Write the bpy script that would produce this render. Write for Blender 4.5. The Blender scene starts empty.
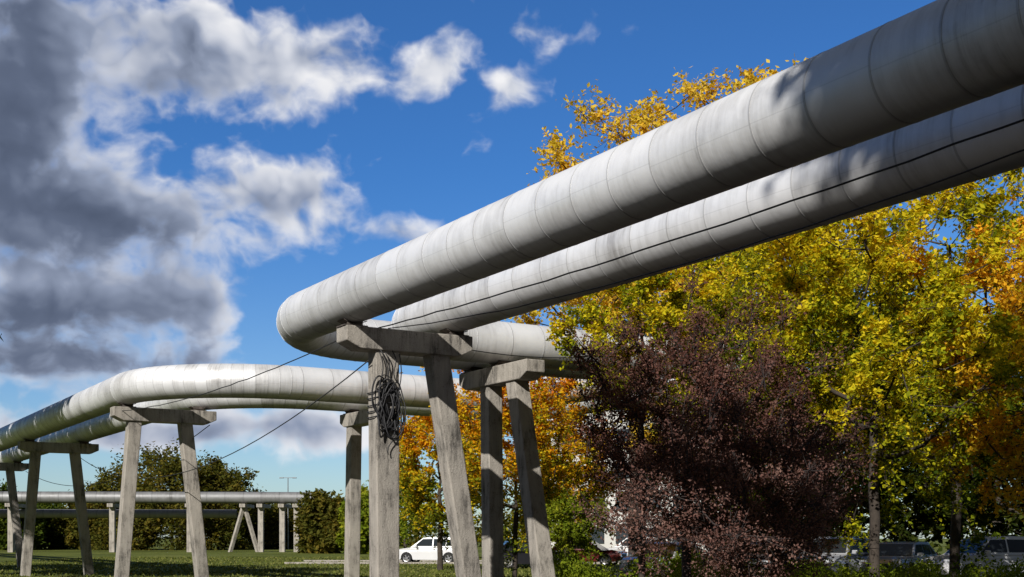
import bpy, math, random
import numpy as np
from mathutils import Vector, Matrix
C=bpy.context; sc=C.scene
rnd=random.Random(7)
F=1250.0; HZ=538.0; EYE=1.6
# ---------------------------------------------------------------- helpers
def link(o,parent=None):
    sc.collection.objects.link(o)
    if parent is not None: o.parent=parent
    return o
def thing(o,label,cat,group=None):
    o["label"]=label; o["category"]=cat
    if group: o["group"]=group
    return o
def empty(name,loc=(0,0,0)):
    e=bpy.data.objects.new(name,None); e.location=loc; e.empty_display_size=.3
    return link(e)
def mesh_np(name,V,Fc,mat,parent=None,smooth=False,attrs=None):
    V=np.asarray(V,dtype=np.float32); Fc=np.asarray(Fc,dtype=np.int32)
    me=bpy.data.meshes.new(name)
    n,m,k=len(V),len(Fc),Fc.shape[1]
    me.vertices.add(n); me.vertices.foreach_set("co",V.ravel())
    me.loops.add(m*k); me.loops.foreach_set("vertex_index",Fc.ravel())
    me.polygons.add(m); me.polygons.foreach_set("loop_start",np.arange(0,m*k,k,dtype=np.int32))
    me.update(calc_edges=True)
    me.polygons.foreach_set("use_smooth",np.full(m,smooth,dtype=bool))
    if attrs:
        for nm,dom,vals in attrs:
            a=me.attributes.new(nm,'FLOAT',dom); a.data.foreach_set("value",np.asarray(vals,dtype=np.float32))
    me.materials.append(mat)
    me.update()
    o=bpy.data.objects.new(name,me)
    return link(o,parent)
def mesh_py(name,V,Fc,mat,parent=None,smooth=False,bevel=0,segs=2):
    me=bpy.data.meshes.new(name); me.from_pydata([tuple(v) for v in V],[],Fc); me.update()
    me.materials.append(mat)
    if smooth:
        for p in me.polygons: p.use_smooth=True
    o=bpy.data.objects.new(name,me); link(o,parent)
    if bevel:
        b=o.modifiers.new("bevel",'BEVEL'); b.width=bevel; b.segments=segs; b.limit_method='ANGLE'
    return o
def frame_box(c,ax,ay,az,hx,hy,hz):
    c=Vector(c); V=[]
    for sx in(-1,1):
        for sy in(-1,1):
            for sz in(-1,1):
                V.append(c+ax*hx*sx+ay*hy*sy+az*hz*sz)
    Fc=[(0,1,3,2),(4,6,7,5),(0,4,5,1),(2,3,7,6),(0,2,6,4),(1,5,7,3)]
    return V,Fc
def join_geo(parts):
    V=[];Fc=[]
    for v,f in parts:
        b=len(V); V+=list(v); Fc+=[tuple(i+b for i in q) for q in f]
    return V,Fc
def tube_geo(pts,radii,n=8,cap=True):
    pts=[Vector(p) for p in pts]; V=[];Fc=[]
    up=Vector((0,0,1))
    prev=None
    for i,p in enumerate(pts):
        a=pts[max(i-1,0)]; b=pts[min(i+1,len(pts)-1)]
        t=(b-a).normalized()
        if prev is None:
            s=t.cross(up)
            if s.length<.1: s=t.cross(Vector((1,0,0)))
        else:
            s=prev-t*prev.dot(t)
        s.normalize(); prev=s; u=s.cross(t)
        r=radii[i] if hasattr(radii,'__len__') else radii
        for k in range(n):
            an=2*math.pi*k/n
            V.append(p+s*math.cos(an)*r+u*math.sin(an)*r)
    for i in range(len(pts)-1):
        for k in range(n):
            k2=(k+1)%n
            Fc.append((i*n+k,i*n+k2,(i+1)*n+k2,(i+1)*n+k))
    if cap:
        Fc.append(tuple(range(n))[::-1]); Fc.append(tuple((len(pts)-1)*n+k for k in range(n)))
    return V,Fc
# ---------------------------------------------------------------- node helper
class NT:
    def __init__(s,nt): s.nt=nt
    def new(s,t,**kw):
        n=s.nt.nodes.new(t)
        for k,v in kw.items(): setattr(n,k,v)
        return n
    def put(s,inp,v):
        if isinstance(v,bpy.types.NodeSocket): s.nt.links.new(v,inp)
        else: inp.default_value=v
    def M(s,op,*ins,clamp=False):
        n=s.new('ShaderNodeMath',operation=op); n.use_clamp=clamp
        for i,v in enumerate(ins): s.put(n.inputs[i],v)
        return n.outputs[0]
    def VM(s,op,*ins,out=0):
        n=s.new('ShaderNodeVectorMath',operation=op)
        for i,v in enumerate(ins): s.put(n.inputs[i],v)
        return n.outputs[out]
    def ss(s,v,a,b,c=0.,d=1.):
        n=s.new('ShaderNodeMapRange',interpolation_type='SMOOTHSTEP')
        s.put(n.inputs[0],v); s.put(n.inputs[1],a); s.put(n.inputs[2],b); s.put(n.inputs[3],c); s.put(n.inputs[4],d)
        return n.outputs[0]
    def mix(s,f,a,b,bt='MIX'):
        n=s.new('ShaderNodeMix',data_type='RGBA',blend_type=bt)
        s.put(n.inputs[0],f); s.put(n.inputs[6],a); s.put(n.inputs[7],b)
        return n.outputs[2]
    def noise(s,vec,scale,detail=4,rough=.55,dist=0):
        n=s.new('ShaderNodeTexNoise'); s.put(n.inputs['Vector'],vec)
        n.inputs['Scale'].default_value=scale; n.inputs['Detail'].default_value=detail
        n.inputs['Roughness'].default_value=rough; n.inputs['Distortion'].default_value=dist
        return n.outputs[0]
    def comb(s,x,y,z):
        n=s.new('ShaderNodeCombineXYZ'); s.put(n.inputs[0],x); s.put(n.inputs[1],y); s.put(n.inputs[2],z); return n.outputs[0]
    def grey(s,v):
        n=s.new('ShaderNodeCombineColor')
        for i in range(3): s.put(n.inputs[i],v)
        return n.outputs[0]
    def ramp(s,f,stops,interp='LINEAR'):
        n=s.new('ShaderNodeValToRGB'); cr=n.color_ramp; cr.interpolation=interp
        while len(cr.elements)<len(stops): cr.elements.new(.5)
        for e,(p,c) in zip(cr.elements,stops): e.position=p; e.color=(*c,1)
        s.put(n.inputs[0],f); return n.outputs[0]
    def bump(s,h,strength=.3,dist=.02):
        n=s.new('ShaderNodeBump'); s.put(n.inputs['Height'],h); n.inputs['Strength'].default_value=strength
        n.inputs['Distance'].default_value=dist; return n.outputs[0]
def mat_new(name):
    m=bpy.data.materials.new(name); m.use_nodes=True
    N=NT(m.node_tree); b=m.node_tree.nodes['Principled BSDF']
    return m,N,b
def plain(name,col,rough=.6,metal=0.,var=.25,scale=6.,bump=0,coat=0):
    m,N,b=mat_new(name)
    tc=N.new('ShaderNodeTexCoord').outputs['Object']
    nz=N.noise(tc,scale,4,.6)
    c2=tuple(x*(1-var) for x in col); c1=tuple(min(1,x*(1+var*.6)) for x in col)
    N.put(b.inputs['Base Color'],N.ramp(nz,[(.3,c2),(.7,c1)]))
    b.inputs['Roughness'].default_value=rough; b.inputs['Metallic'].default_value=metal
    b.inputs['Coat Weight'].default_value=coat
    if bump: N.put(b.inputs['Normal'],N.bump(N.noise(tc,scale*6,4,.6),bump,.02))
    return m
# ---------------------------------------------------------------- materials
def mat_pipe(name="galvanised_cladding",k=1.):
    m,N,b=mat_new(name)
    al=N.new('ShaderNodeAttribute',attribute_name='along').outputs['Fac']
    an=N.new('ShaderNodeAttribute',attribute_name='ang').outputs['Fac']
    tc=N.new('ShaderNodeTexCoord').outputs['Object']
    pid=N.M('FLOOR',N.M('ADD',al,.0001)); fr=N.M('FRACT',N.M('ADD',al,.0001))
    wn=N.new('ShaderNodeTexWhiteNoise',noise_dimensions='1D'); N.put(wn.inputs['W'],pid); tone=wn.outputs[0]
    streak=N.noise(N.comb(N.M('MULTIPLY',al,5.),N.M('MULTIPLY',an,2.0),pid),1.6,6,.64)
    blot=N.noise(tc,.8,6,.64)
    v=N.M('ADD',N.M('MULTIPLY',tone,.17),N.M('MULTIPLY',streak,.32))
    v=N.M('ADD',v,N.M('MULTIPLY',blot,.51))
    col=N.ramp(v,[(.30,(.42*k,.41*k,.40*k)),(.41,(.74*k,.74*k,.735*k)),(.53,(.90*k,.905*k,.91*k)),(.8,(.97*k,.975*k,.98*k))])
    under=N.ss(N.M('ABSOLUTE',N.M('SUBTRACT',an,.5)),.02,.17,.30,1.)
    edge=N.M('MINIMUM',fr,N.M('SUBTRACT',1.,fr))
    g=N.ss(edge,.010,.026,.72,1.)
    g2=N.ss(edge,.0,.15,.96,1.)
    st=N.M('ADD',.70,N.M('MULTIPLY',tone,.05))
    g3=N.ss(N.M('ABSOLUTE',N.M('SUBTRACT',an,st)),.001,.003,.88,1.)
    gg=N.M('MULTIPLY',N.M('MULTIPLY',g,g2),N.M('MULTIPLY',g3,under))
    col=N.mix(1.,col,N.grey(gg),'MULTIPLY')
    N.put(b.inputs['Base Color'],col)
    b.inputs['Metallic'].default_value=.36
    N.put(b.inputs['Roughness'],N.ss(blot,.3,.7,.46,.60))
    N.put(b.inputs['Normal'],N.bump(N.M('ADD',N.noise(tc,2.3,3,.5),N.M('MULTIPLY',streak,.2)),.22,.04))
    return m
def mat_concrete(name="weathered_concrete",base=(.35,.32,.275)):
    m,N,b=mat_new(name)
    tc=N.new('ShaderNodeTexCoord').outputs['Object']
    sv=N.VM('MULTIPLY',tc,(1.,1.,.15))
    st=N.noise(sv,8.,6,.7); bl=N.noise(tc,1.3,6,.65); fn=N.noise(tc,40.,3,.7)
    v=N.M('ADD',N.M('MULTIPLY',st,.45),N.M('ADD',N.M('MULTIPLY',bl,.4),N.M('MULTIPLY',fn,.15)))
    d=tuple(x*.22 for x in base); l=tuple(x*1.3 for x in base)
    col=N.ramp(v,[(.38,d),(.49,base),(.62,l)])
    vor=N.new('ShaderNodeTexVoronoi',feature='F1'); N.put(vor.inputs['Vector'],tc); vor.inputs['Scale'].default_value=9
    pit=N.ss(vor.outputs['Distance'],.05,.14,.45,1.)
    col=N.mix(1.,col,N.grey(pit),'MULTIPLY')
    N.put(b.inputs['Base Color'],col); b.inputs['Roughness'].default_value=.92
    N.put(b.inputs['Normal'],N.bump(N.M('ADD',fn,st),.6,.03))
    return m
def mat_leaf(name,stops,trans=.42):
    m=bpy.data.materials.new(name); m.use_nodes=True; nt=m.node_tree; nt.nodes.clear(); N=NT(nt)
    at=N.new('ShaderNodeAttribute',attribute_name='rnd').outputs['Fac']
    col=N.ramp(at,stops)
    d=N.new('ShaderNodeBsdfDiffuse'); N.put(d.inputs[0],col)
    t=N.new('ShaderNodeBsdfTranslucent'); N.put(t.inputs[0],N.mix(1.,col,(1.3,1.2,.6,1),'MULTIPLY'))
    a=N.new('ShaderNodeMixShader'); a.inputs[0].default_value=trans; nt.links.new(d.outputs[0],a.inputs[1]); nt.links.new(t.outputs[0],a.inputs[2])
    o=N.new('ShaderNodeOutputMaterial'); nt.links.new(a.outputs[0],o.inputs[0])
    return m
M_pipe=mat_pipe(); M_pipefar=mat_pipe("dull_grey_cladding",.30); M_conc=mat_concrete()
M_steel=plain("rusty_steel",(.13,.11,.095),.7,.4,.5,9)
M_cable=plain("black_rubber",(.02,.02,.022),.55,0,.2,20)
M_bark=plain("bark",(.060,.047,.036),.95,0,.5,5,.6)
M_barkdark=plain("dark_bark",(.05,.038,.035),.95,0,.5,5,.6)
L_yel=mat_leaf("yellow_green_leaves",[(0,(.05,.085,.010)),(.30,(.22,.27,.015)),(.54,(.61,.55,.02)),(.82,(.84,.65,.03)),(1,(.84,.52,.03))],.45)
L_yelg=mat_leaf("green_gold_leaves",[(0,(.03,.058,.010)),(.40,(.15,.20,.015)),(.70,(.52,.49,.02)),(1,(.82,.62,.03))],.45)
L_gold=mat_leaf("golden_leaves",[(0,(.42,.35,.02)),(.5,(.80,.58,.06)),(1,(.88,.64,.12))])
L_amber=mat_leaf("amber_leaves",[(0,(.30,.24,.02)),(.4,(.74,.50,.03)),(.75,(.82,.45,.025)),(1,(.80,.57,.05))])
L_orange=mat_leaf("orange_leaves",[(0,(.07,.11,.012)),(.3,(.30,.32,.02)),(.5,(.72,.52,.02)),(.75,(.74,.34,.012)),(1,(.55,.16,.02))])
L_purp=mat_leaf("dark_purple_leaves",[(0,(.062,.027,.023)),(.5,(.155,.070,.056)),(1,(.33,.19,.145))],.34)
L_pink=mat_leaf("dusty_mauve_leaves",[(0,(.085,.040,.034)),(.5,(.20,.105,.086)),(1,(.40,.25,.20))],.34)
L_green=mat_leaf("green_leaves",[(0,(.03,.055,.010)),(.5,(.075,.11,.016)),(1,(.17,.19,.025))])
L_greenshade=mat_leaf("shade_tinted_green_leaves",[(0,(.012,.022,.006)),(.5,(.03,.045,.008)),(1,(.09,.10,.015))],.3)  # darker copy of the green leaves, backdrop shade put into the colour
L_olive=mat_leaf("autumn_olive_leaves",[(0,(.045,.06,.012)),(.5,(.12,.12,.022)),(1,(.26,.18,.03))])
L_lime=mat_leaf("lime_leaves",[(0,(.07,.11,.01)),(.5,(.20,.26,.02)),(1,(.42,.40,.03))])
# ---------------------------------------------------------------- pipes
d1=Vector((-0.5155,0.8569,0)); d2=Vector((0.8569,0.5155,0)); P0=Vector((1.64,16.06,0))
SP=2.2; ZP=6.2; R=.5
def LP(t,s,z=ZP): 
    p=P0+d1*t+d2*s; return Vector((p.x,p.y,z))
def pipe(name,label,corners,r,bends,group,panel=.86,nel=9,seed=1,mat=None):
    rg=random.Random(seed)
    rings=[]
    pts=[Vector(c) for c in corners]; param=0.0
    n=len(pts)
    cur=pts[0]
    def band(p,t,par,L):
        e=.012
        k=e/max(L,.01)
        rings.append((p-t*e,t,par-k,r)); rings.append((p-t*e,t,par-k+.0001,r+.003))
        rings.append((p+t*e,t,par+k-.0001,r+.003)); rings.append((p+t*e,t,par+k,r))
    for i in range(1,n):
        nxt=pts[i]; t=(nxt-cur).normalized()
        endp=nxt
        bend=bends[i-1] if i<n-1 else 0
        if i<n-1:
            t2=(pts[i+1]-nxt).normalized()
            endp=nxt-t*bend
        L=(endp-cur).length; m=max(1,round(L/panel)); 
        for j in range(m+1):
            if j==0 and i==1: rings.append((cur,t,param,r)); continue
            if j==0: continue
            jit=rg.uniform(-.05,.05) if j<m else 0
            p=cur+t*(L*j/m+jit)
            if j<m or i<n-1: band(p,t,param+j,L/m)
            else: rings.append((p,t,param+j,r))
        param+=m
        if i<n-1:
            tot=t.angle(t2); cen=endp+ t2*bend
            sgn=1 if t.cross(t2).z>0 else -1
            ne=max(nel,round(bend*5))
            for j in range(1,ne+1):
                a=tot*j/ne*sgn
                rot=Matrix.Rotation(a,3,'Z'); tt=rot@t
                p=cen+rot@(endp-cen)
                band(p,tt,param+j,bend*tot/ne)
            param+=ne; cur=nxt+t2*bend
    S=64; V=[];al=[];an=[]
    for (p,t,par,rr) in rings:
        side=Vector((t.y,-t.x,0))
        for k in range(S+1):
            a=2*math.pi*k/S
            q=p+Vector((0,0,1))*math.cos(a)*rr+side*math.sin(a)*rr
            V.append(q[:]); al.append(par); an.append(k/S)
    Fc=[]
    for i in range(len(rings)-1):
        for k in range(S):
            a=i*(S+1)+k; Fc.append((a,a+1,a+S+2,a+S+1))
    o=mesh_np(name,V,Fc,mat or M_pipe,None,True,[('along','POINT',al),('ang','POINT',an)])
    try: o.data.set_sharp_from_angle(angle=math.radians(35))
    except Exception as e: print(e)
    thing(o,label,"pipe",group); return o
TA=13.8; TB=22.2; SX=11.5; TA2=12.5
g="overhead heating pipes"
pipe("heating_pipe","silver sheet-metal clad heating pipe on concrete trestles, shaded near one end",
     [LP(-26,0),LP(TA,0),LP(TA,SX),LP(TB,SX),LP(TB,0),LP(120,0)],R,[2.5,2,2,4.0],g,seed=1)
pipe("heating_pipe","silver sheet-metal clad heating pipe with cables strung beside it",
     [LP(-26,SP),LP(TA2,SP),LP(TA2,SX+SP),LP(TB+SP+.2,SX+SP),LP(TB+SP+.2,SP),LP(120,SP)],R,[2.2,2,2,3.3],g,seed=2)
g2_="far pipe crossing behind the grass"
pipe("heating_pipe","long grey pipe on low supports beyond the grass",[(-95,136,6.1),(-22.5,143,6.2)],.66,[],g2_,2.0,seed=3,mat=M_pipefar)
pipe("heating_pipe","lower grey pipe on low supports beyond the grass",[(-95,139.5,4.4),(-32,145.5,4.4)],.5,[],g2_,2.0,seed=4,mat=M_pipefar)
# ---------------------------------------------------------------- trestles
Z3=Vector((0,0,1))
def trestle(origin,u,pipes,ext,legs,label,group="concrete pipe trestles",zt=5.62,bh=.42,bw=.25,w=.44,dp=.38):
    w_perp=Vector((-u.y,u.x,0))
    root=empty("pipe_trestle",(origin.x,origin.y,0)); thing(root,label,"support",group)
    e0,e1=ext; zb=zt-bh; c=.3
    prof=[(e0,zt),(e1,zt),(e1,zb+.14),(e1-c,zb),(e0+c,zb),(e0,zb+.14)]
    V=[u*a+Z3*z+w_perp*bw for a,z in prof]+[u*a+Z3*z-w_perp*bw for a,z in prof]
    n=6; Fc=[tuple(range(n)),tuple(range(2*n-1,n-1,-1))]+[(i,i+n,(i+1)%n+n,(i+1)%n) for i in range(n)]
    mesh_py("crossbeam",V,Fc,M_conc,root,bevel=.02)
    for (st,sf,wt) in legs:
        V=[]
        lv=[(zb+.03,st,wt*.5),(zb-.5,st+(sf-st)*.1,wt*.5),(-.1,sf,wt*.46)]
        for z,s_,hw in lv:
            for a,b_ in((-1,-1),(1,-1),(1,1),(-1,1)):
                V.append(u*(s_+a*hw)+w_perp*(b_*dp*.5*(1 if z>0 else 1.05))+Z3*z)
        Fc=[(3,2,1,0),(8,9,10,11)]
        for L in range(2):
            for k in range(4):
                Fc.append((L*4+k,L*4+(k+1)%4,L*4+4+(k+1)%4,L*4+4+k))
        mesh_py("leg",V,Fc,M_conc,root,bevel=.025)
    for s_ in pipes:
        parts=[frame_box(u*s_+Z3*(zt+.012),u,w_perp,Z3,.24,.2,.012)]
        for q in(-.13,.13):
            parts.append(frame_box(u*s_+w_perp*q+Z3*(zt+.08),u,w_perp,Z3,.16,.012,.06))
        pv=[];pf=[];K=14;r0=R+.010;r1=R+.025
        for k in range(K+1):
            a=math.radians(-28+56*k/K)
            for rr in(r0,r1):
                for q in(-.16,.16):
                    pv.append(u*(s_+math.sin(a)*rr)+Z3*(ZP-math.cos(a)*rr)+w_perp*q)
        for k in range(K):
            b0=k*4; b1=b0+4
            pf+=[(b0,b0+1,b1+1,b1),(b0+2,b1+2,b1+3,b0+3),(b0,b1,b1+2,b0+2),(b0+1,b0+3,b1+3,b1+1)]
        parts.append((pv,pf))
        V,Fc=join_geo(parts); mesh_py("pipe_shoe",V,Fc,M_steel,root)
    return root
T1o=LP(9.1,0,0)
trestle(T1o,d2,[0,SP],(-.22,2.50),[(.66,.68,.50),(1.80,2.7,.42)],"tall concrete trestle carrying two pipes, cable coil hung on it")
trestle(LP(-7,0,0),d2,[0,SP],(-.5,2.7),[(.35,-.2,.48),(1.85,2.4,.48)],"concrete trestle with two splayed legs under pipes")
trestle(LP(10.94,5.26,0),d1,[TA2-10.94,TA-10.94],(-.05,3.1),[(.77,-.6,.42),(1.95,1.85,.42)],"concrete trestle beside the pipe bend with one leaning leg")
trestle(LP(TB,6.8,0),d1,[0,SP+.2],(-.4,2.8),[(.4,.1,.42),(2.2,2.4,.42)],"concrete trestle under the returning pipe loop")
for t in(26.2,42.3,58.4,74.5,90.6,106.7):
    trestle(LP(t,0,0),d2,[0,SP],(-.45,2.75),[(.22,-.2,.40),(1.8,2.4,.40)],"concrete trestle with two splayed legs under pipes")
def far_support(x,y,z,kind):
    root=empty("pipe_support",(x,y,0)); thing(root,"low concrete support beneath the far grey pipes","support","far pipe supports")
    X=Vector((1,0,0));Y=Vector((0,1,0))
    if kind==0:
        V,Fc=tube_geo([(-1.6,0,-.1),(-.1,0,z-.4)],.25,4); mesh_py("leg",V,Fc,M_conc,root)
        V,Fc=tube_geo([(1.6,0,-.1),(.1,0,z-.4)],.25,4); mesh_py("leg",V,Fc,M_conc,root)
    else:
        V,Fc=frame_box((0,0,z/2-.2),X,Y,Z3,.3,.3,z/2-.15); mesh_py("leg",V,Fc,M_conc,root,bevel=.03)
    V,Fc=frame_box((0,1.6,z-.22),X,Y,Z3,.32,2.6,.2); mesh_py("crossbeam",V,Fc,M_conc,root)
for x,k in((-36.5,1),(-30.5,0),(-28.6,1),(-26.2,1),(-24.6,1),(-45,1),(-56,1),(-66,1)):
    far_support(x,136+(x+95)*.0966,5.5,k)
# ---------------------------------------------------------------- cables
def cable(a,b,sag,r=.018,label="thin black cable strung between trestles",n=28,wob=.0,seed=0):
    rg=random.Random(seed); a=Vector(a);b=Vector(b); pts=[]
    for i in range(n+1):
        f=i/n; p=a.lerp(b,f); p.z-=sag*4*f*(1-f); 
        p+=Vector((rg.uniform(-wob,wob),rg.uniform(-wob,wob),rg.uniform(-wob,wob)))
        pts.append(p)
    V,Fc=tube_geo(pts,r,6); o=mesh_py("cable",V,Fc,M_cable,None,True); thing(o,label,"cable","strung cables"); return o
cable(LP(-7,1.05,5.80),LP(9.1,.55,5.66),.14,.012,wob=.010,seed=1)
cable(LP(-7,1.25,5.66),LP(9.1,.75,5.66),.36,.010,wob=.010,seed=2)
cable(LP(9.0,-.2,5.4),LP(26.2,-.2,5.5),.25,.011,wob=.01,seed=4)
cable(LP(9.0,.3,5.0),LP(42.3,2.0,5.05),1.5,.012,seed=5)
cable(LP(26.2,2.6,5.2),LP(58.4,2.6,5.2),1.3,.014,seed=6)
cable(LP(9.1,2.45,5.4),LP(TB-8.9,11.5,7.0),.35,.010,seed=8)
rg=random.Random(5)
colc=T1o+d2*.67; face=colc-d1*.21
parts=[]
for k in range(15):
    cx=rg.uniform(-.10,.09); cz=4.12+rg.uniform(-.16,.14); a=rg.uniform(.10,.26); b_=rg.uniform(.28,.56); off=rg.uniform(.02,.10); ph=rg.uniform(-.3,.3)
    w1=rg.uniform(.05,.25); w2=rg.uniform(0,6)
    pts=[]
    for i in range(33):
        an=2*math.pi*i/32
        x=a*math.cos(an)*(1+w1*math.sin(2*an+w2)); z=b_*math.sin(an)*(1+.5*w1*math.sin(3*an+w2))
        x,z=x*math.cos(ph)-z*math.sin(ph),x*math.sin(ph)+z*math.cos(ph)
        p=face+d2*(cx+x)-d1*(off+.03*math.sin(3*an+k)); pts.append((p.x,p.y,cz+z))
    parts.append(tube_geo(pts,rg.choice((.010,.013,.017)),6,False))
for k in range(5):
    z0=3.95+.13*k+rg.uniform(-.04,.04); hx=.29;hy=.235; pts=[]
    for i in range(33):
        an=2*math.pi*i/32; c_,s_=math.cos(an),math.sin(an)
        ex=math.copysign(abs(c_)**.45,c_)*hx; ey=math.copysign(abs(s_)**.45,s_)*hy
        p=colc+d2*ex+d1*ey; pts.append((p.x,p.y,z0+.05*c_))
    parts.append(tube_geo(pts,.012,6,False))
for (x0,z0,x1,z1) in((-.22,5.15,-.12,4.3),(.2,5.15,.18,3.8),(-.1,5.15,.05,4.5),(.1,3.7,-.02,3.2),(.05,5.2,.16,4.6),(-.2,5.2,.1,4.3)):
    pts=[]
    for i in range(9):
        f=i/8; p=face+d2*(x0+(x1-x0)*f+.05*math.sin(f*6))-d1*.05; pts.append((p.x,p.y,z0+(z1-z0)*f))
    parts.append(tube_geo(pts,.011,6))
V,Fc=join_geo(parts); o=mesh_py("cable_coil",V,Fc,M_cable,None,True); thing(o,"tangled black cable coil lashed to concrete column","cable")
# ---------------------------------------------------------------- trees
def leaf_quads(rs,P,size,flat,hang):
    m=len(P)
    nrm=rs.normal(size=(m,3)); nrm[:,2]=np.abs(nrm[:,2])+flat; nrm/=np.linalg.norm(nrm,axis=1,keepdims=True)
    dr=rs.normal(size=(m,3)); dr[:,2]-=hang
    dr-=nrm*np.sum(dr*nrm,axis=1,keepdims=True); dr/=np.linalg.norm(dr,axis=1,keepdims=True)+1e-6
    sd=np.cross(nrm,dr); s=size*(.55+.8*rs.random((m,1)))
    V=np.empty((m,4,3)); V[:,0]=P-dr*s*.5; V[:,1]=P+sd*s*.3-nrm*s*.06; V[:,2]=P+dr*s*.5; V[:,3]=P-sd*s*.3-nrm*s*.06
    return V.reshape(-1,3),np.arange(m*4).reshape(-1,4)
def leaves(rs,centers,cr,nper,size,zf=.7,hang=0.,flat=.5):
    n=len(centers); k=nper
    cen=np.repeat(centers,k,axis=0); rad=np.repeat(cr,k)
    g_=rs.normal(size=(n*k,3)); ln=np.linalg.norm(g_,axis=1,keepdims=True)+1e-6
    g_=g_/ln*(rs.random((n*k,1))**.55)*1.25
    P=cen+g_*rad[:,None]*np.array([1,1,zf])
    V,Fq=leaf_quads(rs,P,size,flat,hang)
    cl=np.repeat(rs.random(n),k)
    return V,Fq,np.clip(.5*cl+.5*rs.random(n*k),0,1)
def tree(name,label,base,crown,nclump,nper,size,cr,lmat,seed,trunk_r=.22,bark=None,flat=.5,hang=.2,up=.25,ntw=7,shift=0.,shell=.35,lob=1.,group="broadleaf trees",tw=.16,out=.8):
    bark=bark or M_bark
    rs=np.random.RandomState(seed)
    root=empty(name,(base[0],base[1],0)); thing(root,label,"tree",group)
    cx,cy,cz,rx,ry,rz=crown
    ph=rs.random(6)*6.28
    cs=[]
    while len(cs)<nclump:
        v=rs.normal(size=3); v/=np.linalg.norm(v)
        az=math.atan2(v[1],v[0]); el=math.asin(v[2])
        lb=1+lob*(.16*math.sin(3*az+ph[0]+2*el)+.12*math.sin(5*az+ph[1]-3*el)+.10*math.sin(7*el+ph[2]))
        r=(shell+(1-shell)*rs.random()**.5)*lb
        cs.append([cx+v[0]*r*rx,cy+v[1]*r*ry,cz+v[2]*r*rz])
    cs=np.array(cs); cs[:,2]=np.maximum(cs[:,2],.35)
    nodes=[np.array([0,0,-.1])]; par=[-1]
    tz=max(cz-rz*.55,.8)
    topz=cz+rz*.5
    K=12
    for i in range(1,K+1):
        f=i/K; z=topz*f
        c=min(1,max(0,(z-tz*.5)/(topz)))
        nodes.append(np.array([cx*c+rs.normal()*.09*f*rx*.3,cy*c+rs.normal()*.09*f*rx*.3,z])); par.append(len(nodes)-2)
    order=np.argsort(np.linalg.norm((cs-np.array([cx,cy,tz]))/np.array([rx,ry,rz]),axis=1))
    minz=tz*.75
    for ci in order:
        c=cs[ci]; NA=np.array(nodes)
        d=np.linalg.norm(NA-c,axis=1)+np.where(NA[:,2]>c[2]-.15*np.linalg.norm(NA[:,:2]-c[:2],axis=1),1.2,0)+np.where(NA[:,2]<minz,5,0)
        j=int(np.argmin(d)); a=NA[j]; L=np.linalg.norm(c-a); m=max(2,int(L/.6)); prev=j
        for q in range(1,m+1):
            f=q/m; p=a*(1-f)+c*f; p=p+rs.normal(size=3)*.05*L*(1 if q<m else 0); p[2]-=.10*L*math.sin(math.pi*f)*.6
            nodes.append(p); par.append(prev); prev=len(nodes)-1
    N_=len(nodes); r2=np.zeros(N_); ch=np.zeros(N_,int)
    for i in range(N_-1,0,-1):
        if ch[i]==0: r2[i]=.010**2*(trunk_r/.2)**2
        r2[par[i]]+=r2[i]*1.02; ch[par[i]]+=1
    rr=np.sqrt(r2); rr*=trunk_r/max(rr[1],1e-6) ; rr=np.maximum(rr,.008); rr[0]=rr[1]*1.25
    segs=[(nodes[par[i]],nodes[i],min(rr[par[i]],rr[i]*1.35),rr[i],7 if rr[i]>.08 else 4) for i in range(1,N_)]
    crr=cr*(.6+.8*rs.random(len(cs)))
    P=[];cl=[]; kk=max(3,nper//ntw)
    for c,r in zip(cs,crr):
        o_=(c-np.array([cx,cy,cz-rz*.3]))/np.array([rx,ry,rz]); o_/=np.linalg.norm(o_)+1e-6
        cv=rs.random()
        for _ in range(ntw):
            dv=o_*out+rs.normal(size=3)*.62; dv[2]+=up; dv/=np.linalg.norm(dv)
            L=r*rs.uniform(1.1,2.0); s0=c-dv*L*.25
            droop=-hang*.35*L
            f=rs.random(kk)**.8
            q=s0+dv*L*f[:,None]; q[:,2]+=droop*f**2
            q+=rs.normal(size=(kk,3))*r*tw*(1.25-.7*f[:,None])
            P.append(q); cl.append(np.full(kk,cv*.6+rs.random()*.4))
            segs.append((s0,s0+dv*L*.8+np.array([0,0,droop*.64]),.010,.005,3))
    P=np.concatenate(P); cl=np.concatenate(cl)
    V=[];Fc=[]
    for a,b,ra,rb,ns in segs:
        t=b-a; L=np.linalg.norm(t)
        if L<1e-4: continue
        t=t/L; s=np.cross(t,[0.3,.9,.1]); s/=np.linalg.norm(s)+1e-9; u=np.cross(s,t); b0=len(V)
        for k in range(ns):
            an=2*math.pi*k/ns; o_=s*math.cos(an)+u*math.sin(an)
            V.append(tuple(a+o_*ra)); V.append(tuple(b+o_*rb))
        for k in range(ns):
            k2=(k+1)%ns; Fc.append((b0+2*k,b0+2*k2,b0+2*k2+1,b0+2*k+1))
    mesh_np("trunk",np.array(V),np.array(Fc),bark,root,True)
    V,Fq=leaf_quads(rs,P,size,flat,hang)
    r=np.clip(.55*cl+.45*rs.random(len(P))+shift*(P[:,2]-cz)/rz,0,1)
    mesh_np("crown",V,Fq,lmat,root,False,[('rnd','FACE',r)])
    return root
def px(x,Y): return (x-512)*Y/F
def pz(y,Y): return EYE+(HZ-y)*Y/F
tree("golden_tree","tall golden-leaved tree rising behind the pipes",(px(634,50),50),(0,0,12.9,4.5,4.3,6.4),190,190,.19,.95,L_gold,11,.22,flat=.2,hang=.6,shell=.3,lob=1.2)
tree("golden_tree","tall golden-leaved tree with feathery fronds",(px(735,48),48),(0,0,12.4,4.5,4,6.5),210,190,.19,.95,L_gold,12,.22,flat=.2,hang=.6,lob=1.2)
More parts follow.
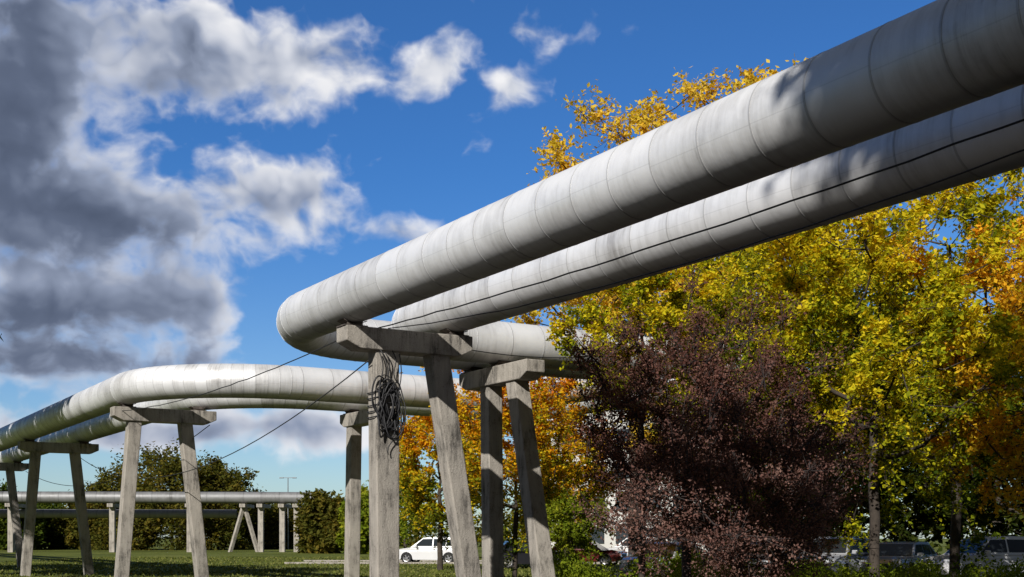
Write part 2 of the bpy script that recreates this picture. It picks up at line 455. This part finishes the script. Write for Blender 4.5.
tree("yellow_tree","large yellow-green autumn tree beside the pipes",(px(875,28),28),(0,0,6.3,3.7,3.0,3.8),180,260,.125,.62,L_yel,21,.12,hang=.5,shift=.15,lob=1.7)
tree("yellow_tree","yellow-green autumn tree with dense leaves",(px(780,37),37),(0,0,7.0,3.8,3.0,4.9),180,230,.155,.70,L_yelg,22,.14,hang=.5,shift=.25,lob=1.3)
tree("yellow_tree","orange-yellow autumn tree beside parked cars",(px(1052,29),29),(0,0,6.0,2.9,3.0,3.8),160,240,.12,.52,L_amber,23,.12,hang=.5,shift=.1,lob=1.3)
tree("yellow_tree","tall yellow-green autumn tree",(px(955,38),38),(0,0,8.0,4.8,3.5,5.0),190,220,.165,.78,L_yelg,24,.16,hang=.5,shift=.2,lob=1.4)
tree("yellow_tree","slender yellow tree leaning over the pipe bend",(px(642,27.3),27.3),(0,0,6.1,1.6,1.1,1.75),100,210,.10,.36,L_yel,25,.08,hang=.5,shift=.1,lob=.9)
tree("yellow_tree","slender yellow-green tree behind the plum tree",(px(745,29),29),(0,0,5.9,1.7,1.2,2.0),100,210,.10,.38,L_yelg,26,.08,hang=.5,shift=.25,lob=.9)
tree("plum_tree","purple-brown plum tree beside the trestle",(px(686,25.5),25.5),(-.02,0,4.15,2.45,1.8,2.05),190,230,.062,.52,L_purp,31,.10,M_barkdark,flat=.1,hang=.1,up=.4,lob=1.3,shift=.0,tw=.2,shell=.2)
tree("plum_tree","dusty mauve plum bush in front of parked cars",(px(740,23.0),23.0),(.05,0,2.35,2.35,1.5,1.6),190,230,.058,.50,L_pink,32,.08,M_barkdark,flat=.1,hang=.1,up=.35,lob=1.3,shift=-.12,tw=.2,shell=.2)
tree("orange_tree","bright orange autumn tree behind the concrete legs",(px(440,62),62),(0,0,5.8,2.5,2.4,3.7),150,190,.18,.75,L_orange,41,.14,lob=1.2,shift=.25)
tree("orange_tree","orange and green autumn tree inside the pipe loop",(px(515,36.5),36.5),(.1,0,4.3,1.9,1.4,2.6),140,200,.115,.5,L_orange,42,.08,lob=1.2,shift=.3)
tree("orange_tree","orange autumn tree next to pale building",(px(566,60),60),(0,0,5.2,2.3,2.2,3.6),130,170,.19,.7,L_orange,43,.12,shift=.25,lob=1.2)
tree("lime_tree","small lime-green tree by the road",(px(572,55),55),(0,0,2.2,1.3,1.3,1.4),60,180,.15,.45,L_lime,44,.08)
tree("lime_tree","small yellow-green tree by the road",(px(405,92),92),(0,0,4.6,2.4,2.2,3.0),80,150,.27,.8,L_lime,45,.12)
for (x,yt,Y,rx,m,sd) in((172,454,165,7.4,L_olive,51),(218,466,168,5.2,L_olive,52),(126,476,166,4.8,L_olive,53),(88,492,170,3.2,L_olive,54),
        (326,496,130,2.8,L_olive,55),(366,496,126,2.2,L_lime,56),(280,508,180,5.0,L_olive,57),(40,506,175,5.0,L_green,58),(4,496,165,4.6,L_green,59)):
    h=pz(yt,Y); 
    tree("broadleaf_tree","distant rounded dull green tree beyond the grass",(px(x,Y),Y),(0,0,h*.48,rx,rx*.9,h*.5),130,160,.5,1.3*rx/4,m,sd,.2,shell=.2,tw=.25)
for (x,yt,Y,rx,m,sd) in((740,330,64,5.0,L_greenshade,72),(850,300,62,5.5,L_greenshade,73),(960,320,64,5.5,L_greenshade,74),(1050,300,60,5.5,L_greenshade,75)):
    h=pz(yt,Y)
    tree("broadleaf_tree","green tree with shade put into its leaf colour behind the parked cars",(px(x,Y),Y),(0,0,h*.5,rx,rx*.8,h*.48),140,140,.36,1.2,m,sd,.2)
tree("broadleaf_tree","very tall tree shading the pipes",(1.5,-6.5),(-.9,3,17.4,5.0,3.2,6.8),640,190,.28,.85,L_yel,81,.35,shell=.12,tw=.25)
tree("broadleaf_tree","tall off-frame tree added to shade the far pipe run",(-26.3,45.5),(0,0,11.3,4.6,4.5,4.3),190,150,.3,.9,L_green,82,.3)  # this and the next two: added out of frame to darken the left pipes
tree("broadleaf_tree","tall off-frame tree added to shade the far pipe run",(-21.9,39.6),(0,0,11.6,3.9,3.6,3.4),150,150,.3,.9,L_green,85,.25)
tree("broadleaf_tree","tall off-frame tree added to shade the far pipe run",(-32,54),(0,0,9.8,4.6,4.5,5.0),190,150,.3,.9,L_green,86,.3)
tree("broadleaf_tree","broad out-of-view tree added to block sky light from the near pipe run",(-8,-3),(0,0,6.2,4.5,4.2,4.6),160,110,.4,1.0,L_green,83,.3)  # this and the next: added out of view to cut sky fill
tree("broadleaf_tree","broad out-of-view tree added to block sky light from the near pipe run",(11,-3),(0,0,6.4,4.5,4.2,4.6),160,110,.4,1.0,L_green,84,.3)
rs=np.random.RandomState(3)
n=460; xs=rs.uniform(-150,190,n); cen=np.stack([xs,230+rs.uniform(-8,8,n),np.abs(rs.normal(size=n))*2.4+2.2+1.6*np.sin(xs*.09)],1)
cen[:,2]=np.maximum(cen[:,2],.5)
V,Fq,r=leaves(rs,cen,np.full(n,2.5),60,1.0,.8)
o=mesh_np("distant_woodland",V,Fq,L_olive,None,False,[('rnd','FACE',r)]); o["kind"]="stuff"; o["label"]="hazy olive woodland along the horizon"; o["category"]="woodland"
n=720; xs=rs.uniform(1.2,18,n); ys=rs.uniform(26,38,n); cen=np.stack([xs,ys,rs.uniform(.05,.62,n)+.24*np.sin(xs*1.7)+np.where(xs<7,.22,0)],1)
V,Fq,r=leaves(rs,cen,np.full(n,.32),110,.08,1.0,flat=0)
o=mesh_np("undergrowth",V,Fq,L_lime,None,False,[('rnd','FACE',r*.75)]); o["kind"]="stuff"; o["label"]="green weeds and low shrubs under the trees"; o["category"]="undergrowth"
n=26000; xs=rs.uniform(-34,4,n); ys=44+rs.random(n)**1.5*60; 
hh=rs.uniform(.03,.12,n); ax=rs.uniform(0,math.pi,n); w=.05
B=np.stack([xs,ys,np.zeros(n)],1); D=np.stack([np.cos(ax),np.sin(ax),np.zeros(n)],1)*w
T=B+np.stack([rs.normal(size=n)*.05,rs.normal(size=n)*.05,hh],1)
V=np.stack([B-D,B+D,T],1).reshape(-1,3)
o=mesh_np("grass",V,np.arange(n*3).reshape(-1,3),mat_leaf("grass_blades",[(0,(.06,.075,.015)),(.5,(.13,.155,.03)),(1,(.25,.24,.08))],.2),None,False,[('rnd','FACE',rs.random(n))])
o["kind"]="stuff"; o["label"]="short tufted green grass"; o["category"]="grass"
# ---------------------------------------------------------------- ground
def mat_ground():
    m,N,b=mat_new("grass_ground")
    tc=N.new('ShaderNodeTexCoord').outputs['Object']
    a=N.noise(tc,.12,6,.6); c=N.noise(tc,1.5,6,.7); f=N.noise(tc,14,3,.7)
    v=N.M('ADD',N.M('MULTIPLY',a,.45),N.M('ADD',N.M('MULTIPLY',c,.35),N.M('MULTIPLY',f,.2)))
    col=N.ramp(v,[(.36,(.055,.068,.016)),(.48,(.125,.15,.03)),(.58,(.185,.20,.048)),(.68,(.22,.20,.09))])
    sep=N.new('ShaderNodeSeparateXYZ'); N.put(sep.inputs[0],tc)
    near=N.ss(N.M('ADD',sep.outputs[1],N.M('MULTIPLY',a,14.)),36.,48.,1.,0.)
    added_soil=N.ramp(c,[(.35,(.055,.048,.040)),(.65,(.11,.10,.085))])  # bare ground added out of view to reduce green bounce onto the pipes
    N.put(b.inputs['Base Color'],N.mix(near,col,added_soil))
    b.inputs['Roughness'].default_value=1.; b.inputs['Specular IOR Level'].default_value=.1
    N.put(b.inputs['Normal'],N.bump(N.M('ADD',c,f),.8,.1)); return m
def sheet(name,x0,x1,y0,y1,z,mat,label):
    o=mesh_py(name,[(x0,y0,z),(x1,y0,z),(x1,y1,z),(x0,y1,z)],[(0,1,2,3)],mat); o["kind"]="structure"; o["label"]=label; return o
sheet("ground",-1500,1500,-600,3000,0,mat_ground(),"rough green grass ground")
M_asph=plain("asphalt",(.05,.05,.052),.9,0,.35,3,.3)
M_white=plain("road_paint",(.7,.7,.68),.7,0,.15,5)
sheet("car_park",1.5,48,40.5,56,.004,M_asph,"asphalt car park")
sheet("road",-14,70,77,84,.004,M_asph,"asphalt road beyond the grass")
for (x0,x1,y0,y1) in((1.3,48,40.3,40.5),(-14,70,76.85,77),(-14,70,84,84.15)):
    V,Fc=frame_box(((x0+x1)/2,(y0+y1)/2,.06),Vector((1,0,0)),Vector((0,1,0)),Z3,(x1-x0)/2,(y1-y0)/2,.06)
    o=mesh_py("kerb",V,Fc,M_conc); o["kind"]="structure"; o["label"]="concrete kerb"
for i in range(17):
    xx=2.6+i*2.7; o=sheet("parking_line",xx,xx+.12,41.2,46.2,.008,M_white,"white painted parking line")
# ---------------------------------------------------------------- cars
M_glass=plain("car_glass",(.02,.025,.03),.08,0,.1,3); M_tyre=plain("tyre_rubber",(.02,.02,.02),.85,0,.2,10)
M_rim=plain("alloy_rim",(.5,.5,.52),.3,.8,.1,8); M_hl=plain("headlight_lens",(.75,.77,.8),.12,.2,.1,8); M_tl=plain("tail_light_lens",(.35,.01,.01),.2,0,.2,8)
M_trim=plain("black_trim",(.025,.025,.027),.6,0,.2,8); M_plate=plain("plate_white",(.7,.7,.68),.5,0,.05,8)
M_post=plain("grey_lamp_paint",(.22,.23,.24),.5,.3,.1,8)
def paint(n,c): return plain(n,c,.28,.1,.04,2,coat=.8)
def build_car(suv=True,bm=None):
    root=empty("parked_car"); H=1.66 if suv else 1.46; bl=.98 if suv else .88
    def arch(cx,r,z0):
        return [(cx+r*math.cos(a),z0+r*math.sin(a)) for a in [math.pi*k/8 for k in range(9)]]
    low=.25
    out=[(2.18,.34),(2.28,.52),(2.25,.70),(2.12,.84),(1.75,.93),(1.3,bl+.0),(.9,bl+.06),(-1.9,bl+.08),(-2.16,bl+.02),(-2.26,.85),(-2.28,.58),(-2.18,.34)]
    out+= [(-1.80,low)]+[(x,z) for x,z in arch(-1.38,.39,.34)][::-1]+[(-.95,low),(.95,low)]+[(x,z) for x,z in arch(1.38,.39,.34)][::-1]+[(1.82,low)]
    W=.9
    from mathutils.geometry import tessellate_polygon
    tri=tessellate_polygon([[Vector((x,0,z)) for x,z in out]])
    n=len(out); V=[];
    for sy in(-1,1):
        for x,z in out:
            wy=W-(.16*max(0,abs(x)-1.6)/.68) - (.06 if z>bl-.08 else 0)
            V.append((x,sy*wy,z))
    Fc=[tuple(t) for t in tri]+[tuple(i+n for i in t[::-1]) for t in tri]+[(i,(i+1)%n,(i+1)%n+n,i+n) for i in range(n)]
    mesh_py("body",V,Fc,bm,root,bevel=.05,segs=3)
    zb=bl+.03; zr=H
    st=[(1.15,.0),(.35,.90),(-.1,.985),(-.7,1.0),(-1.3,.965),(-1.78 if suv else -1.35,.86),(-2.12 if suv else -1.95,.0)]
    wb,wt=.83,.64
    V=[];Fq=[]
    for x,h in st:
        z=zb+(zr-zb)*h; w_=wb+(wt-wb)*h
        V+=[(x,-wb if h>0 else -w_,zb),(x,-w_,z),(x,w_,z),(x,wb if h>0 else w_,zb)]
    m_=len(st)
    for i in range(m_-1):
        a=i*4;b=a+4
        Fq+=[(a,b,b+1,a+1),(a+1,b+1,b+2,a+2),(a+2,b+2,b+3,a+3)]
    me=mesh_py("cabin",V,Fq,bm,root,True); me.data.set_sharp_from_angle(angle=math.radians(40))
    def pane(name,q,off=.012):
        q=[Vector(p) for p in q]
        nn=(q[1]-q[0]).cross(q[-1]-q[0]).normalized()
        cen=sum(q,Vector())/len(q)
        if nn.dot(cen-Vector((-.4,0,.9)))<0: nn=-nn
        k=len(q); t=[p+nn*off for p in q]; b=[p-nn*.03 for p in q]
        mesh_py(name,t+b,[tuple(range(k)),tuple(range(2*k-1,k-1,-1))]+[(i,(i+1)%k,(i+1)%k+k,i+k) for i in range(k)],M_glass,root)
    def on(h,x,s): return (x,s*(wb+(wt-wb)*h),zb+(zr-zb)*h)
    def wsx(h): return 1.15+(.35-1.15)*(h/.90)
    pane("windscreen",[on(.08,wsx(.08),-.93),on(.08,wsx(.08),.93),on(.84,wsx(.84),.9),on(.84,wsx(.84),-.9)])
    xr0,xr1=(-2.12,-1.78) if suv else (-1.95,-1.35)
    def rwx(h): return xr0+(xr1-xr0)*(h/.86)
    pane("rear_window",[on(.25,rwx(.25),-.88),on(.25,rwx(.25),.88),on(.8,rwx(.8),.85),on(.8,rwx(.8),-.85)])
    for s in(-1,1):
        pane("side_window",[on(.12,.88,s),on(.12,-.28,s),on(.82,-.28,s),on(.80,.36,s)])
        pane("side_window",[on(.12,-.36,s),on(.12,-1.15,s),on(.80,-1.15,s),on(.82,-.36,s)])
        pane("side_window",[on(.14,-1.23,s),on(.14,xr0+.25,s),on(.70,xr1+.02,s),on(.78,-1.23,s)])
    for sx in(1.38,-1.38):
        for sy in(-1,1):
            wh=empty("wheel",(sx,sy*.80,.34)); wh.parent=root
            K=24
            prof=[(.22,-.10),(.32,-.11),(.34,-.07),(.34,.07),(.32,.11),(.22,.10)]
            V2=[];F2=[]
            for k in range(K):
                a=2*math.pi*k/K
                for r_,y_ in prof: V2.append((r_*math.cos(a),y_,r_*math.sin(a)))
            m_=len(prof)
            for k in range(K):
                for j in range(m_):
                    F2.append((k*m_+j,((k+1)%K)*m_+j,((k+1)%K)*m_+(j+1)%m_,k*m_+(j+1)%m_))
            mesh_py("tyre",V2,F2,M_tyre,wh,True)
            parts=[]
            for k in range(5):
                a=2*math.pi*k/5; dr=Vector((math.cos(a),0,math.sin(a))); tn=Vector((-math.sin(a),0,math.cos(a)))
                parts.append(frame_box(dr*.12+Vector((0,sy*.08,0)),dr,tn,Vector((0,1,0)),.115,.032,.012))
            ring=[];rf=[]
            for k in range(K):
                a=2*math.pi*k/K
                for r_,y_ in((.19,.085),(.228,.095),(.228,-.05)): ring.append((r_*math.cos(a),sy*y_,r_*math.sin(a)))
            for k in range(K):
                for j in range(2): rf.append((k*3+j,((k+1)%K)*3+j,((k+1)%K)*3+j+1,k*3+j+1))
            parts.append(([Vector(v) for v in ring],rf))
            a_,b_=join_geo(parts); mesh_py("rim",a_,b_,M_rim,wh)
    X=Vector((1,0,0));Y=Vector((0,1,0))
    for sy in(-1,1):
        a_,b_=frame_box((2.15,sy*.60,.76),X,Y,Z3,.07,.15,.06); mesh_py("headlight",a_,b_,M_hl,root,bevel=.02)
        a_,b_=frame_box((-2.2,sy*.64,.90),X,Y,Z3,.06,.1,.12); mesh_py("tail_light",a_,b_,M_tl,root,bevel=.02)
        a_,b_=frame_box((.72,sy*.97,bl+.12),X,Y,Z3,.07,.1,.07); mesh_py("wing_mirror",a_,b_,bm,root,bevel=.03)
    a_,b_=frame_box((2.25,0,.6),X,Y,Z3,.035,.42,.09); mesh_py("grille",a_,b_,M_trim,root,bevel=.01)
    a_,b_=frame_box((2.29,0,.45),X,Y,Z3,.01,.26,.055); mesh_py("number_plate",a_,b_,M_plate,root)
    a_,b_=frame_box((-2.285,0,.66),X,Y,Z3,.015,.26,.055); mesh_py("number_plate",a_,b_,M_plate,root)
    return root
def copy_tree(o,parent=None,swap=None):
    c=o.copy()
    if swap and o.type=='MESH' and o.data.materials[0]==swap[0]:
        c.data=o.data.copy(); c.data.materials[0]=swap[1]
    sc.collection.objects.link(c)
    if parent is not None: c.parent=parent
    for ch in o.children: copy_tree(ch,c,swap)
    return c
P_white=paint("white_car_paint",(.75,.75,.75)); P_silver=paint("silver_car_paint",(.40,.41,.43)); P_black=paint("black_car_paint",(.02,.02,.025))
P_red=paint("red_car_paint",(.12,.012,.012)); P_grey=paint("grey_car_paint",(.16,.165,.175))
suv=build_car(True,P_white); hat=build_car(False,P_silver)
def place(src,base,px_,Y,ang,pt,label):
    o=copy_tree(src,None,(base,pt)) if pt is not base else copy_tree(src)
    o.location=(px(px_,Y),Y,.004); o.rotation_euler=(0,0,math.radians(ang)); thing(o,label,"car","parked cars"); return o
place(suv,P_white,985,44.5,-160,P_white,"white parked SUV under the autumn trees")
place(hat,P_silver,900,46,-125,P_silver,"silver parked hatchback under the autumn trees")
place(suv,P_white,836,45.5,-125,P_silver,"silver parked SUV under the autumn trees")
place(hat,P_silver,772,45,-120,P_grey,"grey parked car behind the mauve bush")
place(hat,P_silver,665,45,-120,P_silver,"silver parked car behind the mauve bush")
place(suv,P_white,1085,47,-120,P_black,"black parked SUV under the autumn trees")
place(hat,P_silver,586,72,-20,P_red,"dark red parked car beside the trestle")
place(hat,P_silver,531,66,10,P_black,"black parked car behind the concrete legs")
place(suv,P_white,432,78.5,165,P_white,"white parked SUV at the edge of the grass")
place(suv,P_white,632,80,175,P_white,"white parked SUV in front of the building")
for s in(suv,hat):
    def kill(o):
        for ch in list(o.children): kill(ch)
        bpy.data.objects.remove(o)
    kill(s)
# ---------------------------------------------------------------- pale building
bx0,bx1,by,bh=px(545,112),px(760,112),112,pz(364,112)
root=empty("apartment_building",(0,0,0)); thing(root,"pale rendered apartment building behind the trees","building")
M_wall=plain("pale_render",(.62,.61,.58),.9,0,.12,.6); M_win=plain("window_glass",(.05,.06,.07),.1,0,.2,1); M_roof=plain("roof_sheet",(.25,.25,.25),.8,0,.2,1)
V,Fc=frame_box(((bx0+bx1)/2,by+6,bh/2),Vector((1,0,0)),Vector((0,1,0)),Z3,(bx1-bx0)/2,6,bh/2); mesh_py("wall",V,Fc,M_wall,root)
V,Fc=frame_box(((bx0+bx1)/2,by+6,bh+.18),Vector((1,0,0)),Vector((0,1,0)),Z3,(bx1-bx0)/2+.3,6.3,.15); mesh_py("roof",V,Fc,M_roof,root)
for fl in range(5):
    for i in range(7):
        V,Fc=frame_box((bx0+2+i*(bx1-bx0-4)/6,by-.02,1.8+fl*2.95),Vector((1,0,0)),Vector((0,1,0)),Z3,.75,.05,.7); mesh_py("window",V,Fc,M_win,root)
def lamp(x,Y,yt):
    h=pz(yt,Y); root=empty("street_lamp",(px(x,Y),Y,0)); thing(root,"slim grey street lamp beyond the far pipes","street lamp")
    V,Fc=tube_geo([(0,0,0),(0,0,h)],[.11,.06],8); mesh_py("pole",V,Fc,M_post,root)
    V,Fc=frame_box((.0,0,h+.03),Vector((1,0,0)),Vector((0,1,0)),Z3,.7,.05,.04); mesh_py("arm",V,Fc,M_post,root)
    for s in(-1,1):
        V,Fc=frame_box((s*.9,0,h+.02),Vector((1,0,0)),Vector((0,1,0)),Z3,.3,.13,.07); mesh_py("lamp_head",V,Fc,M_post,root,bevel=.03)
lamp(288,175,478)
# ---------------------------------------------------------------- light
sun_dir=Vector((-.35,-.80,.50)).normalized()
sl=bpy.data.lights.new("sun",'SUN'); sl.energy=5.0; sl.angle=math.radians(.5); sl.color=(1,.96,.91)
so=bpy.data.objects.new("sun",sl); so.rotation_euler=sun_dir.to_track_quat('Z','Y').to_euler(); link(so)
w=bpy.data.worlds.new("World"); sc.world=w; w.use_nodes=True; nt=w.node_tree; N=NT(nt)
try: w.cycles.sampling_method='NONE'
except Exception as e: print(e)
bg=nt.nodes['Background']
sky=N.new('ShaderNodeTexSky',sky_type='NISHITA'); sky.sun_disc=False
sky.sun_elevation=math.asin(sun_dir.z); sky.sun_rotation=math.atan2(sun_dir.x,sun_dir.y)
sky.altitude=100; sky.air_density=1.0; sky.dust_density=.4; sky.ozone_density=2.5
dirn=N.new('ShaderNodeTexCoord').outputs['Generated']
sx=N.new('ShaderNodeSeparateXYZ'); N.put(sx.inputs[0],dirn)
az=N.M('ARCTAN2',sx.outputs[0],sx.outputs[1]); el=N.M('ARCSINE',sx.outputs[2])
ae=N.comb(az,el,0.)
def AE(x,y): 
    return math.atan((x-512)/F), math.atan((HZ-y)/math.hypot(F,x-512))
blobs=[(205,62,140,46,.90),(335,62,45,28,.45),(-10,120,95,85,.92),(100,214,165,38,.86),(285,190,65,32,.74),(40,300,140,38,.86),(190,298,60,26,.66),
       (80,362,160,24,.70),(435,72,36,28,.58),(470,50,26,20,.35),(505,88,28,26,.58),(535,30,55,16,.50),(400,230,48,15,.60),(310,430,90,20,.60),(90,425,190,28,.74),(50,10,90,24,.45)]
dark=[(-10,118,140,90,1.),(80,236,200,34,1.),(60,322,200,34,1.),(200,98,130,18,.45),(10,10,90,38,.7),(80,375,200,34,.85),(110,430,200,24,.5)]
def gsum(vec,bl):
    tot=None
    for (x,y,rx,ry,a) in bl:
        ax,ey=AE(x,y)
        v=N.VM('MULTIPLY_ADD',vec,(F/rx,F/ry,0),(-ax*F/rx,-ey*F/ry,0)); d=N.VM('DOT_PRODUCT',v,v,out=1)
        g_=N.M('MULTIPLY',N.M('EXPONENT',N.M('MULTIPLY',d,-1.)),a)
        tot=g_ if tot is None else N.M('ADD',tot,g_)
    return tot
wn=N.new('ShaderNodeTexNoise'); N.put(wn.inputs['Vector'],ae); wn.inputs['Scale'].default_value=13; wn.inputs['Detail'].default_value=2
vw=N.VM('ADD',ae,N.VM('MULTIPLY',N.VM('SUBTRACT',wn.outputs['Color'],(.5,.5,.5)),(.04,.03,0)))
B_=gsum(vw,blobs)
def fb(vec,det):
    v=N.VM('MULTIPLY',vec,(1,1.25,1))
    a=N.noise(v,18,det,.50)
    b=N.M('ABSOLUTE',N.M('SUBTRACT',N.noise(v,32,max(det-3,1),.45),.5))
    return N.M('ADD',N.M('MULTIPLY',N.M('SUBTRACT',a,.5),1.6),N.M('MULTIPLY',N.M('SUBTRACT',.08,b),.9))
f0=fb(vw,6); f1=fb(N.VM('ADD',vw,(.011,.015,0)),3)
D0=N.M('ADD',B_,f0)
mask=N.ss(D0,.24,.76)
lit=N.M('ADD',.62,N.M('MULTIPLY',N.M('SUBTRACT',f0,f1),.80),clamp=True)
edgeb=N.ss(D0,.4,1.15,.22,-.12)
dk=N.M('MULTIPLY',N.M('MINIMUM',gsum(vw,dark),1.),N.ss(D0,.30,.88))
shade=N.M('MULTIPLY',N.M('ADD',lit,edgeb,clamp=True),N.M('SUBTRACT',1.,N.M('MULTIPLY',dk,.68)))
ccol=N.ramp(shade,[(0,(.060,.080,.130)),(.2,(.115,.145,.22)),(.45,(.28,.33,.45)),(.72,(.62,.65,.73)),(1,(.90,.90,.92))])
fac=N.mix(N.ss(el,.0,.30),(.070,.084,.102,1),(.029,.063,.105,1))
skyc=N.mix(1.,sky.outputs[0],fac,'MULTIPLY')
col=N.mix(mask,skyc,ccol)
added_overcast=N.M('MAXIMUM',N.ss(sx.outputs[1],.35,.0),N.ss(el,.62,.85))  # dark cloud added behind the camera and overhead to lower ambient fill
col=N.mix(N.M('MULTIPLY',added_overcast,.93),col,N.ramp(N.noise(dirn,3.,2,.5),[(.35,(.040,.045,.056)),(.65,(.105,.115,.135))]))
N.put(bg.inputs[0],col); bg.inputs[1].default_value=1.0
# ---------------------------------------------------------------- camera
cam=bpy.data.cameras.new("camera"); co=bpy.data.objects.new("camera",cam); link(co)
co.location=(0,0,EYE); co.rotation_euler=(math.radians(90),0,0)
cam.sensor_width=36; cam.lens=F/1024*36; cam.shift_y=(HZ-288.5)/1024; cam.clip_end=5000; cam.clip_start=.05
sc.camera=co
sc.view_settings.view_transform='Standard'; sc.view_settings.look='None'; sc.view_settings.exposure=0
